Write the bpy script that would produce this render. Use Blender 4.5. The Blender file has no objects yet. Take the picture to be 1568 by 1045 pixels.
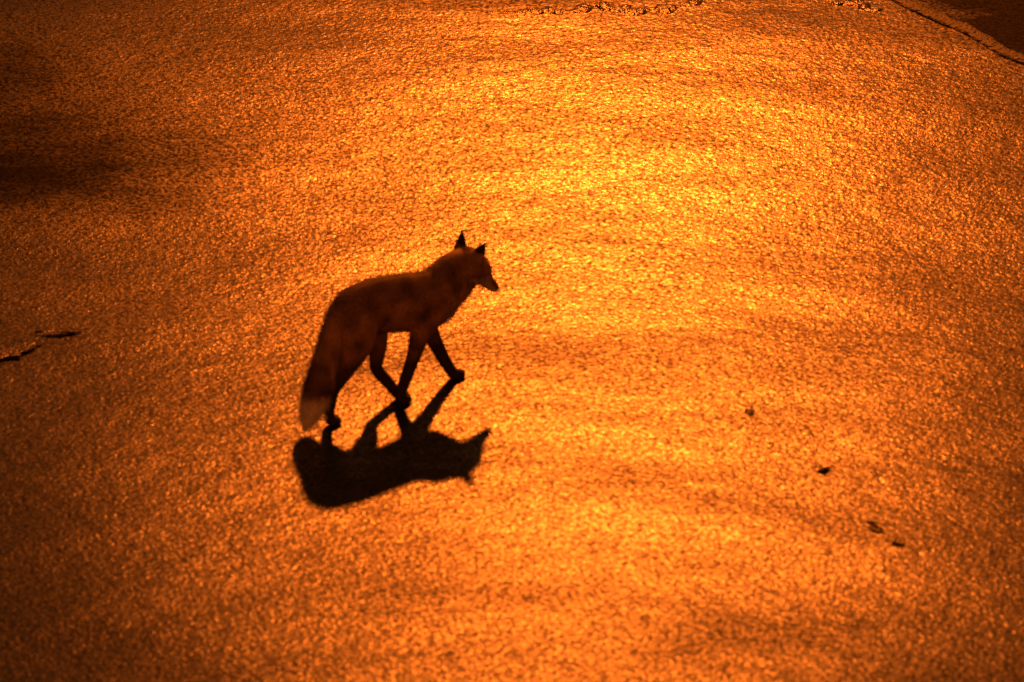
import bpy, bmesh, math, random
import numpy as np
from mathutils import Vector, Matrix, noise
random.seed(7); rng=np.random.default_rng(7)
scene=bpy.context.scene
scene.view_settings.view_transform='Standard'
scene.view_settings.look='None'
scene.view_settings.exposure=0

# gentle swell added to the road beyond the fox, shaped to place the highlight
def zr(y):
    t=min(1,max(0,(y-.15)/2.5)); return .125*t*t*(3-2*t)

# ---------------------------------------------------------------- helpers
def link(ob):
    scene.collection.objects.link(ob); return ob
def mesh_obj(name,verts,faces,mat=None,smooth=False):
    me=bpy.data.meshes.new(name); me.from_pydata([tuple(v) for v in verts],[],faces); me.update()
    if mat: me.materials.append(mat)
    if smooth:
        for p in me.polygons: p.use_smooth=True
    return link(bpy.data.objects.new(name,me))
def new_mat(name):
    m=bpy.data.materials.new(name); m.use_nodes=True
    nt=m.node_tree; b=nt.nodes['Principled BSDF']; return m,nt,b
def N(nt,t,**kw):
    n=nt.nodes.new(t)
    for k,v in kw.items(): setattr(n,k,v)
    return n
def math_n(nt,op,a,b=None,clamp=False):
    n=N(nt,'ShaderNodeMath',operation=op); n.use_clamp=clamp
    for i,v in enumerate((a,b)):
        if v is None: continue
        if isinstance(v,(int,float)): n.inputs[i].default_value=v
        else: nt.links.new(v,n.inputs[i])
    return n.outputs[0]
def noise_n(nt,vec,scale,detail=2,rough=0.5):
    n=N(nt,'ShaderNodeTexNoise'); n.inputs['Scale'].default_value=scale
    n.inputs['Detail'].default_value=detail; n.inputs['Roughness'].default_value=rough
    nt.links.new(vec,n.inputs['Vector']); return n.outputs['Fac']
def ramp(nt,fac,lo,hi,a=0.0,b=1.0):
    n=N(nt,'ShaderNodeMapRange'); n.interpolation_type='SMOOTHSTEP'
    n.inputs['From Min'].default_value=lo; n.inputs['From Max'].default_value=hi
    n.inputs['To Min'].default_value=a; n.inputs['To Max'].default_value=b
    nt.links.new(fac,n.inputs['Value']); return n.outputs[0]
def mapping(nt,vec,scale=(1,1,1),loc=(0,0,0),rot=(0,0,0)):
    n=N(nt,'ShaderNodeMapping'); n.inputs['Scale'].default_value=scale
    n.inputs['Location'].default_value=loc; n.inputs['Rotation'].default_value=rot
    nt.links.new(vec,n.inputs['Vector']); return n.outputs[0]

# ---------------------------------------------------------------- asphalt
def asphalt(name, base=0.05, dry=False):
    m,nt,b=new_mat(name)
    co=N(nt,'ShaderNodeTexCoord').outputs['Object']
    rc=mapping(nt,co,(1,1,1),(0,0,3.3),(.55,.38,.7))
    agg=math_n(nt,'MULTIPLY',noise_n(nt,rc,72,2,0.65),0.0021)
    med=math_n(nt,'MULTIPLY',noise_n(nt,mapping(nt,co,(0.7,1,1),(0,0,.3),(.3,.2,.1)),12,2,0.6),0.0038)
    big=math_n(nt,'MULTIPLY',noise_n(nt,mapping(nt,co,(0.5,1,1)),1.9,1,0.5),0.026)
    h=math_n(nt,'ADD',agg,math_n(nt,'ADD',med,big))
    bump=N(nt,'ShaderNodeBump'); bump.inputs['Strength'].default_value=1.0
    bump.inputs['Distance'].default_value=1.0
    nt.links.new(h,bump.inputs['Height']); nt.links.new(bump.outputs[0],b.inputs['Normal'])
    # patches of lower specular and higher roughness, from noise and placed blobs
    n1=noise_n(nt,mapping(nt,co,(0.35,1.0,1)),1.9,5,0.70)
    sep=N(nt,'ShaderNodeSeparateXYZ'); nt.links.new(co,sep.inputs[0])
    def blob(cx,cy,rx,ry):
        dx=math_n(nt,'DIVIDE',math_n(nt,'SUBTRACT',sep.outputs[0],cx),rx)
        dy=math_n(nt,'DIVIDE',math_n(nt,'SUBTRACT',sep.outputs[1],cy),ry)
        r=math_n(nt,'ADD',math_n(nt,'MULTIPLY',dx,dx),math_n(nt,'MULTIPLY',dy,dy))
        return math_n(nt,'POWER',2.718,math_n(nt,'MULTIPLY',r,-1.0))
    blobs=math_n(nt,'ADD',blob(-1.8,1.2,1.15,0.42),math_n(nt,'ADD',blob(-2.0,2.1,0.8,0.5),blob(2.1,2.5,0.7,0.5)))
    dullf=math_n(nt,'ADD',math_n(nt,'MULTIPLY',blobs,0.40),n1)
    dullf=ramp(nt,dullf,0.43,1.0)
    if dry: dullf=math_n(nt,'ADD',dullf,0.55,True)
    wet=noise_n(nt,rc,76,2.5,0.72)
    spec=math_n(nt,'MULTIPLY',math_n(nt,'SUBTRACT',1.0,dullf),ramp(nt,wet,0.38,0.66,0.06,1.0))
    nt.links.new(spec,b.inputs['Specular IOR Level'])
    ro=math_n(nt,'ADD',ramp(nt,wet,0.35,0.68,0.37,0.25),math_n(nt,'MULTIPLY',dullf,0.3))
    nt.links.new(ro,b.inputs['Roughness'])
    cr=N(nt,'ShaderNodeValToRGB')
    cr.color_ramp.elements[0].position=0.3; cr.color_ramp.elements[0].color=(base*0.4,base*0.38,base*0.36,1)
    cr.color_ramp.elements[1].position=0.75; cr.color_ramp.elements[1].color=(base*1.7,base*1.6,base*1.4,1)
    nt.links.new(wet,cr.inputs[0]); nt.links.new(cr.outputs[0],b.inputs['Base Color'])
    return m
m_road=asphalt('wet_asphalt',0.035)
m_pave=asphalt('pavement_asphalt',0.03,True)

mg,nt,b=new_mat('earth'); b.inputs['Base Color'].default_value=(.04,.045,.02,1); b.inputs['Roughness'].default_value=.9
mesh_obj('ground',[(-400,-400,-.06),(400,-400,-.06),(400,400,-.06),(-400,400,-.06)],[(0,1,2,3)],mg)
# road sheet
ys=[-60,-20,-5,-1]+[i*.05 for i in range(0,60)]+[3.5,5,10,20,80]
vs=[];fs=[]
for y in ys: vs+= [(-7,y,zr(y)),(14,y,zr(y))]
for i in range(len(ys)-1): fs.append((2*i,2*i+1,2*i+3,2*i+2))
mesh_obj('road',vs,fs,m_road,True)

# kerb + pavement
path=[(1.9,60),(1.25,20),(0.95,8),(0.95,4.3),(1.08,3.2),(1.31,2.64),(1.55,2.34),(1.80,2.02),(2.3,1.6),(3.3,1.1),(5,.5),(14,-1.5)]
def smooth_path(p,n=6):
    out=[]
    for i in range(len(p)-1):
        p0=Vector(p[max(i-1,0)]);p1=Vector(p[i]);p2=Vector(p[i+1]);p3=Vector(p[min(i+2,len(p)-1)])
        for k in range(n):
            t=k/n
            out.append(0.5*((2*p1)+(-p0+p2)*t+(2*p0-5*p1+4*p2-p3)*t*t+(-p0+3*p1-3*p2+p3)*t**3))
    out.append(Vector(p[-1])); return out
sp=smooth_path(path,12)
prof=[(0,-.02),(.006,.004),(.02,.009),(.055,.011),(.07,-.02)]
vs=[];fs=[]
inner=[]
for i,p in enumerate(sp):
    a=sp[max(i-1,0)];c=sp[min(i+1,len(sp)-1)]
    t=(c-a).normalized(); nn=Vector((-t.y,t.x))
    if nn.x+nn.y<0: nn=-nn
    wob=.03*noise.noise(Vector((p.x*5,p.y*5,0)))
    for o,z in prof:
        qy=p.y+nn.y*(o+wob)
        vs.append((p.x+nn.x*(o+wob),qy,zr(qy)+z+(random.uniform(-.003,.003) if z>0 else 0)))
    q=p+nn*(.063+wob); inner.append((q.x,q.y,zr(q.y)+.006))
L=len(prof)
for i in range(len(sp)-1):
    for j in range(L-1):
        fs.append((i*L+j,i*L+j+1,(i+1)*L+j+1,(i+1)*L+j))
mk,nt,b=new_mat('kerb_concrete'); b.inputs['Base Color'].default_value=(.022,.02,.018,1); b.inputs['Roughness'].default_value=.6
co=N(nt,'ShaderNodeTexCoord').outputs['Object']
bp=N(nt,'ShaderNodeBump'); bp.inputs['Distance'].default_value=.014; nt.links.new(noise_n(nt,co,60,3),bp.inputs['Height']); nt.links.new(bp.outputs[0],b.inputs['Normal'])
mesh_obj('kerb',vs,fs,mk,True)
vs=[];fs=[]
for q in inner: vs+=[q,(14.5,q[1],q[2])]
for i in range(len(inner)-1): fs.append((2*i,2*i+1,2*i+3,2*i+2))
mesh_obj('pavement',vs,fs,m_pave)

# ---------------------------------------------------------------- fox
H=math.radians(34)
SD=Vector((math.cos(H),math.sin(H),0)); LD=Vector((-math.sin(H),math.cos(H),0)); O=Vector((-.36,-.435,0))
def W(s,l,z):
    k=min(.07,max(0,.035-.13*s))
    return O+SD*(s*.91)+LD*l+Vector((0,0,z*(1-k)))
bm=bmesh.new()
def tube(pts,seg=20,g=1.0):
    P=[np.array(p,float) for p in pts]; R=[]
    for i in range(len(P)-1):
        p0=P[max(i-1,0)];p1=P[i];p2=P[i+1];p3=P[min(i+2,len(P)-1)]
        for k in range(4):
            t=k/4
            q=0.5*((2*p1)+(-p0+p2)*t+(2*p0-5*p1+4*p2-p3)*t*t+(-p0+3*p1-3*p2+p3)*t**3)
            q[3:]=np.maximum(q[3:],.001)*g; R.append(q)
    e=P[-1].copy(); e[3:]*=g; R.append(e)
    rings=[]
    for i,q in enumerate(R):
        a=R[max(i-1,0)][:3];c=R[min(i+1,len(R)-1)][:3]
        t=c-a; t/=np.linalg.norm(t)
        lat=np.array([0,1,0.]); lat-=t*lat.dot(t); lat/=np.linalg.norm(lat)
        up=np.cross(lat,t)
        rings.append([bm.verts.new(tuple(q[:3]+up*q[3]*math.cos(u)+lat*q[4]*math.sin(u))) for u in [2*math.pi*j/seg for j in range(seg)]])
    for A,B in zip(rings,rings[1:]):
        for j in range(seg): bm.faces.new((A[j],A[(j+1)%seg],B[(j+1)%seg],B[j]))
    for Rg,rev in ((rings[0],True),(rings[-1],False)):
        q=R[0] if rev else R[-1]
        c=bm.verts.new(tuple(q[:3]))
        for j in range(seg):
            f=(Rg[j],Rg[(j+1)%seg],c)
            bm.faces.new(f[::-1] if rev else f)
# trunk
tube([(-.235,0,.370,.045,.035),(-.20,0,.372,.076,.052),(-.15,0,.370,.088,.060),(-.07,0,.361,.094,.062),(0,0,.346,.098,.064),
      (.07,0,.330,.098,.068),(.13,0,.321,.099,.066),(.18,0,.324,.094,.06),(.22,0,.335,.074,.05),(.245,0,.34,.035,.03)])
# neck, throat ruff
tube([(.07,0,.34,.072,.055),(.14,0,.345,.074,.056),(.19,0,.365,.074,.054),(.235,0,.392,.064,.05),(.28,0,.40,.052,.047)])
tube([(.17,0,.30,.05,.045),(.23,0,.318,.052,.045),(.275,0,.343,.042,.045),(.30,0,.36,.03,.04)])
# head
tube([(.240,0,.415,.03,.03),(.262,0,.41,.048,.047),(.30,0,.395,.054,.060),(.334,0,.37,.047,.060),(.354,0,.345,.034,.040),(.373,0,.322,.025,.025),(.392,0,.303,.020,.019),(.407,0,.29,.015,.015),(.413,0,.286,.007,.007)])
# ears
for sg in (1,-1):
    ds=.006*sg
    tube([(.294-ds,.038*sg,.42,.018,.030),(.303-ds,.044*sg,.442,.015,.028),(.311-ds,.050*sg,.463,.010,.018),(.318-ds,.056*sg,.482,.004,.006),(.320-ds,.057*sg,.488,.001,.002)],12)
# tail
tube([(-.19,0,.41,.04,.035),(-.228,0,.385,.037,.033),(-.260,-.006,.32,.042,.036),(-.288,-.018,.25,.047,.042),(-.324,-.032,.185,.050,.046),(-.360,-.044,.12,.047,.045),(-.390,-.053,.072,.033,.033),(-.410,-.06,.028,.011,.011)])
G=1.3
# hind legs
tube([(-.16,-.03,.38,.062,.028),(-.170,-.035,.32,.057,.029),(-.182,-.038,.265,.046,.025),(-.22,-.036,.205,.033,.021),(-.265,-.034,.145,.021,.015),(-.283,-.034,.12,.017,.014),(-.297,-.036,.06,.014,.013),(-.302,-.038,.025,.014,.014),(-.279,-.038,.014,.012,.016),(-.260,-.038,.010,.008,.013)],14,G)
tube([(-.15,.03,.38,.062,.028),(-.11,.034,.325,.054,.029),(-.065,.034,.265,.039,.025),(-.055,.030,.20,.027,.021),(-.068,.022,.14,.019,.015),(-.062,.018,.11,.017,.014),(-.025,.008,.06,.015,.013),(.002,.0,.022,.014,.014),(.026,-.002,.013,.012,.016),(.044,-.002,.010,.008,.013)],14,G)
# front legs
tube([(.12,-.03,.32,.05,.028),(.10,-.036,.27,.038,.026),(.072,-.036,.225,.028,.022),(.047,-.034,.16,.020,.017),(.023,-.032,.105,.017,.015),(.0,-.03,.05,.015,.014),(-.008,-.03,.022,.014,.014),(.014,-.03,.013,.012,.016),(.030,-.03,.010,.008,.013)],14,G)
tube([(.13,.03,.32,.05,.028),(.135,.035,.27,.038,.026),(.145,.036,.225,.029,.022),(.18,.034,.15,.021,.017),(.212,.032,.085,.0175,.015),(.238,.03,.042,.015,.014),(.252,.03,.020,.014,.014),(.278,.03,.013,.012,.016),(.296,.03,.010,.008,.013)],14,G)
bmesh.ops.recalc_face_normals(bm,faces=bm.faces)
me=bpy.data.meshes.new('tmp'); bm.to_mesh(me); bm.free()
tmp=link(bpy.data.objects.new('tmp',me))
r=tmp.modifiers.new('r','REMESH'); r.mode='VOXEL'; r.voxel_size=.0038
sm=tmp.modifiers.new('s','SMOOTH'); sm.iterations=5; sm.factor=.6
dg=bpy.context.evaluated_depsgraph_get()
body=bpy.data.meshes.new_from_object(tmp.evaluated_get(dg))
bpy.data.objects.remove(tmp)
V=[v.co.copy() for v in body.vertices]; NR=[v.normal.copy() for v in body.vertices]
def furcol(p,n):
    s,l,z=p
    red=np.array([.33,.21,.10]); black=np.array([.035,.026,.018]); white=np.array([.88,.85,.70]); grey=np.array([.17,.12,.07])
    c=red*(0.95+.8*noise.noise(Vector((s*18,l*18,z*18))))
    if z>.38 and s<.2: c=c*.6+grey*.3
    tail = s<-.30 and (z<.33) and not (z<.15 and s>-.318)
    if z<.24 and not tail:
        t=min(1,(.24-z)/.10); c=c*(1-t)+black*t
    if s<-.318:
        if z<.145:
            t=min(1,(.145-z)/.03); c=red*(1-t)+white*t
        elif z<.24: c=c*.55
    if s>.19 and n[2]<-.25 and .24<z<.37: c=white*.5
    if .3>s>.17 and .26<z<.31: c=c*.6+white*.18
    if z>.452 and s>.27: c=black
    if s>.402: c=black*.8
    return c
cols=[furcol(p,n) for p,n in zip(V,NR)]
verts=[tuple(W(*p)) for p in V]; faces=[tuple(p.vertices) for p in body.polygons]
vc=[tuple(c) for c in cols]
areas=np.array([p.area for p in body.polygons]); pr=areas/areas.sum()
idx=rng.choice(len(areas),45000,p=pr)
for i in idx:
    p=body.polygons[int(i)]; vi=p.vertices
    w=rng.dirichlet([1]*len(vi)); c=Vector((0,0,0))
    for k,a in zip(vi,w): c+=V[k]*float(a)
    n=p.normal
    s,l,z=c
    if s<-.245 and z<.33 and not (s>-.318 and z<.15): flow=Vector((-.35,0,-.9)); ln=.024
    elif z<.19: flow=Vector((0,0,-1)); ln=.006
    elif s>.33: flow=Vector((-.6,0,.5)); ln=.004
    elif z>.44 and s>.27: flow=Vector((.1,0,1)); ln=.005
    elif s>.17: flow=Vector((-.5,0,-.8)); ln=.016
    else: flow=Vector((-1,0,-.35)); ln=.014
    d=(n*.5+flow+Vector(rng.normal(0,.22,3))).normalized()
    ln*=rng.uniform(.5,1.2)
    t=n.cross(d)
    if t.length<1e-4: continue
    t=t.normalized()*.0009
    b0=len(verts)
    for q in (c-t-n*.001,c+t-n*.001,c+d*ln):
        q=W(*q); verts.append((q.x,q.y,max(.001,q.z)))
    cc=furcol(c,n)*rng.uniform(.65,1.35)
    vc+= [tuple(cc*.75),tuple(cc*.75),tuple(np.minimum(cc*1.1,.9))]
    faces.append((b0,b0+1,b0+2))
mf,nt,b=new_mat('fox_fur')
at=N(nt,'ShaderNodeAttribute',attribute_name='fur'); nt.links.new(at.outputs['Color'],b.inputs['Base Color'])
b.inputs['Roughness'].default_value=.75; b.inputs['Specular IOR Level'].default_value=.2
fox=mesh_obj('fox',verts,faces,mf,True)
ca=fox.data.color_attributes.new('fur','FLOAT_COLOR','POINT')
ca.data.foreach_set('color',np.hstack([np.array(vc),np.ones((len(vc),1))]).astype(np.float32).ravel())
me_,nt,b=new_mat('eye_gloss'); b.inputs['Base Color'].default_value=(.01,.006,.003,1); b.inputs['Roughness'].default_value=.1
def ball(name,s,l,z,r):
    bm=bmesh.new(); bmesh.ops.create_uvsphere(bm,u_segments=12,v_segments=8,radius=r)
    m=bpy.data.meshes.new(name); bm.to_mesh(m); bm.free(); m.materials.append(me_)
    o=link(bpy.data.objects.new(name,m)); o.location=W(s,l,z); o.parent=fox
ball('eye_right',.352,-.036,.367,.006); ball('eye_left',.352,.036,.367,.006); ball('nose',.414,0,.288,.008)

# ---------------------------------------------------------------- leaves, cracks
ml,nt,b=new_mat('wet_leaf'); b.inputs['Base Color'].default_value=(.06,.035,.012,1); b.inputs['Roughness'].default_value=.3
co=N(nt,'ShaderNodeTexCoord').outputs['Object']
bp=N(nt,'ShaderNodeBump'); bp.inputs['Distance'].default_value=.006; nt.links.new(noise_n(nt,co,70,3),bp.inputs['Height']); nt.links.new(bp.outputs[0],b.inputs['Normal'])
def leaf(x,y,ln,wd,ang,curl,tilt,h=.003,wave=.004):
    nu,nv=18,6; vs=[];fs=[]
    R=Matrix.Rotation(ang,3,'Z')@Matrix.Rotation(tilt,3,'X')
    for i in range(nu+1):
        u=i/nu; w=wd*(math.sin(math.pi*min(1,u*.96+.03))**.7)*(1+.25*math.sin(u*26)+.2*math.sin(u*47+ang))
        for j in range(nv+1):
            v=j/nv*2-1
            p=Vector(((u-.5)*ln,v*w*.5+.1*wd*math.sin(u*9),abs(v)**1.5*curl*wd*.3+h+wave*math.sin(u*5+v)))
            p=R@p; vs.append((p.x+x,p.y+y,max(.002,p.z+abs(math.sin(tilt))*wd*.25)))
    for i in range(nu):
        for j in range(nv):
            a=i*(nv+1)+j; fs.append((a,a+1,a+nv+2,a+nv+1))
    return mesh_obj('leaf',vs,fs,ml,True)
leaf(-1.60,-.10,.26,.07,.6,.0,-.03,.008,.002)
leaf(-1.45,.05,.15,.022,.08,.6,-.2)
leaf(1.09,-1.33,.07,.02,-.8,.8,.3)
leaf(1.15,-1.42,.06,.035,-.9,.0,-.03,.006,.001)
leaf(.74,-.53,.035,.02,.3,.4,.2)
leaf(.95,-.93,.05,.03,.2,.5,-.2)

mt,nt,b=new_mat('tar'); b.inputs['Base Color'].default_value=(.015,.014,.013,1); b.inputs['Roughness'].default_value=.25
co=N(nt,'ShaderNodeTexCoord').outputs['Object']
bp=N(nt,'ShaderNodeBump'); bp.inputs['Distance'].default_value=.01; nt.links.new(noise_n(nt,co,50,3),bp.inputs['Height']); nt.links.new(bp.outputs[0],b.inputs['Normal'])
def seam(name,p,w,h):
    q=smooth_path(p,14); vs=[];fs=[]
    n=len(q)
    for i,c in enumerate(q):
        a=q[max(i-1,0)];d=q[min(i+1,n-1)];t=(d-a).normalized();nn=Vector((-t.y,t.x))
        f=math.sin(math.pi*(i+.3)/(n))**.6*(.7+.9*noise.noise(Vector((i*.35,c.x*3,1))))
        f=max(f,.02)
        c=c+nn*.03*noise.noise(Vector((i*.3,5,c.y)))
        for j in range(7):
            u=j/6*2-1; yy=c.y+nn.y*u*w*f
            vs.append((c.x+nn.x*u*w*f,yy,zr(yy)-.002+h*f*(1-u*u)))
    for i in range(n-1):
        for j in range(6): fs.append((i*7+j,i*7+j+1,i*7+j+8,i*7+j+7))
    return mesh_obj(name,vs,fs,mt,True)
seam('tar_seam',[(-.1,2.50),(.12,2.49),(.3,2.54),(.5,2.50),(.75,2.62)],.055,.012)
seam('tar_seam',[(-.80,-1.75),(-.70,-1.93),(-.62,-2.1)],.008,.003)
seam('tar_seam',[(1.12,2.58),(1.22,2.56),(1.32,2.50)],.04,.012)

# ---------------------------------------------------------------- street lamp
LP=Vector((.38,8.95,6.5))
mm,nt,b=new_mat('galvanised_steel'); b.inputs['Base Color'].default_value=(.3,.31,.32,1); b.inputs['Metallic'].default_value=.8; b.inputs['Roughness'].default_value=.5
def tube_w(name,pts,rs,mat,seg=14):
    vs=[];fs=[]
    n=len(pts)
    for i,p in enumerate(pts):
        p=Vector(p); t=(Vector(pts[min(i+1,n-1)])-Vector(pts[max(i-1,0)])).normalized()
        a=Vector((0,1,0)); bb=t.cross(a)
        for j in range(seg):
            u=2*math.pi*j/seg; q=p+(a*math.cos(u)+bb*math.sin(u))*rs[i]; vs.append(tuple(q))
    for i in range(n-1):
        for j in range(seg): fs.append((i*seg+j,i*seg+(j+1)%seg,(i+1)*seg+(j+1)%seg,(i+1)*seg+j))
    fs.append(tuple(range(seg))); fs.append(tuple((n-1)*seg+j for j in range(seg)))
    return mesh_obj(name,vs,fs,mat,True)
lamp=bpy.data.objects.new('street_lamp',None); link(lamp)
o1=tube_w('pole',[(2.0,LP.y,.1),(2.0,LP.y,1.2),(2.0,LP.y,1.25),(2.0,LP.y,6.3),(1.93,LP.y,6.62),(1.7,LP.y,6.75),(.62,LP.y,6.78)],[.09,.09,.06,.05,.04,.035,.03],mm)
bm=bmesh.new(); bmesh.ops.create_cube(bm,size=1)
bmesh.ops.scale(bm,vec=(.62,.26,.14),verts=bm.verts)
bmesh.ops.bevel(bm,geom=bm.edges[:],offset=.05,segments=3,affect='EDGES')
m=bpy.data.meshes.new('lamp_head'); bm.to_mesh(m); bm.free(); m.materials.append(mm)
o2=link(bpy.data.objects.new('lamp_head',m)); o2.location=(LP.x+.02,LP.y,LP.z+.26)
mL,nt,b=new_mat('lamp_glass'); b.inputs['Base Color'].default_value=(.8,.5,.2,1); b.inputs['Emission Color'].default_value=(1,.3,.02,1); b.inputs['Emission Strength'].default_value=30
bm=bmesh.new(); bmesh.ops.create_uvsphere(bm,u_segments=16,v_segments=8,radius=1); bmesh.ops.scale(bm,vec=(.2,.1,.05),verts=bm.verts)
m=bpy.data.meshes.new('glass'); bm.to_mesh(m); bm.free(); m.materials.append(mL)
o3=link(bpy.data.objects.new('glass',m)); o3.location=(LP.x,LP.y,LP.z+.17)
# the luminaire throws a soft-edged pool on to the road in front of it
li=bpy.data.lights.new('sodium_light','SPOT'); li.color=(1,.17,.012); li.energy=7900; li.shadow_soft_size=.2
li.spot_size=math.radians(36); li.spot_blend=1.0
lo=link(bpy.data.objects.new('sodium_light',li)); lo.location=LP
aim=Vector((.33,2.05,0))-LP
lo.rotation_euler=aim.to_track_quat('-Z','Y').to_euler()
for o in (o1,o2,o3,lo): o.parent=lamp

# ---------------------------------------------------------------- night sky with sodium skyglow
w=bpy.data.worlds.new('World'); scene.world=w; w.use_nodes=True; nt=w.node_tree
sky=nt.nodes.new('ShaderNodeTexSky'); sky.sky_type='NISHITA'; sky.sun_disc=False
sky.sun_elevation=math.radians(4); sky.sun_rotation=math.radians(180)
mx=nt.nodes.new('ShaderNodeMix'); mx.data_type='RGBA'; mx.blend_type='MULTIPLY'; mx.inputs[0].default_value=1
nt.links.new(sky.outputs[0],mx.inputs[6]); mx.inputs[7].default_value=(1,.25,.06,1)
bg=nt.nodes['Background']; nt.links.new(mx.outputs[2],bg.inputs[0]); bg.inputs[1].default_value=.085

# ---------------------------------------------------------------- camera
cam=bpy.data.cameras.new('camera'); co=link(bpy.data.objects.new('camera',cam))
co.location=(0,-18.126,8.452); co.rotation_euler=(math.radians(65),0,0)
cam.lens=220.4; cam.sensor_width=36; cam.clip_end=2000
cam.dof.use_dof=True; cam.dof.focus_distance=22.3; cam.dof.aperture_fstop=3.4
scene.camera=co
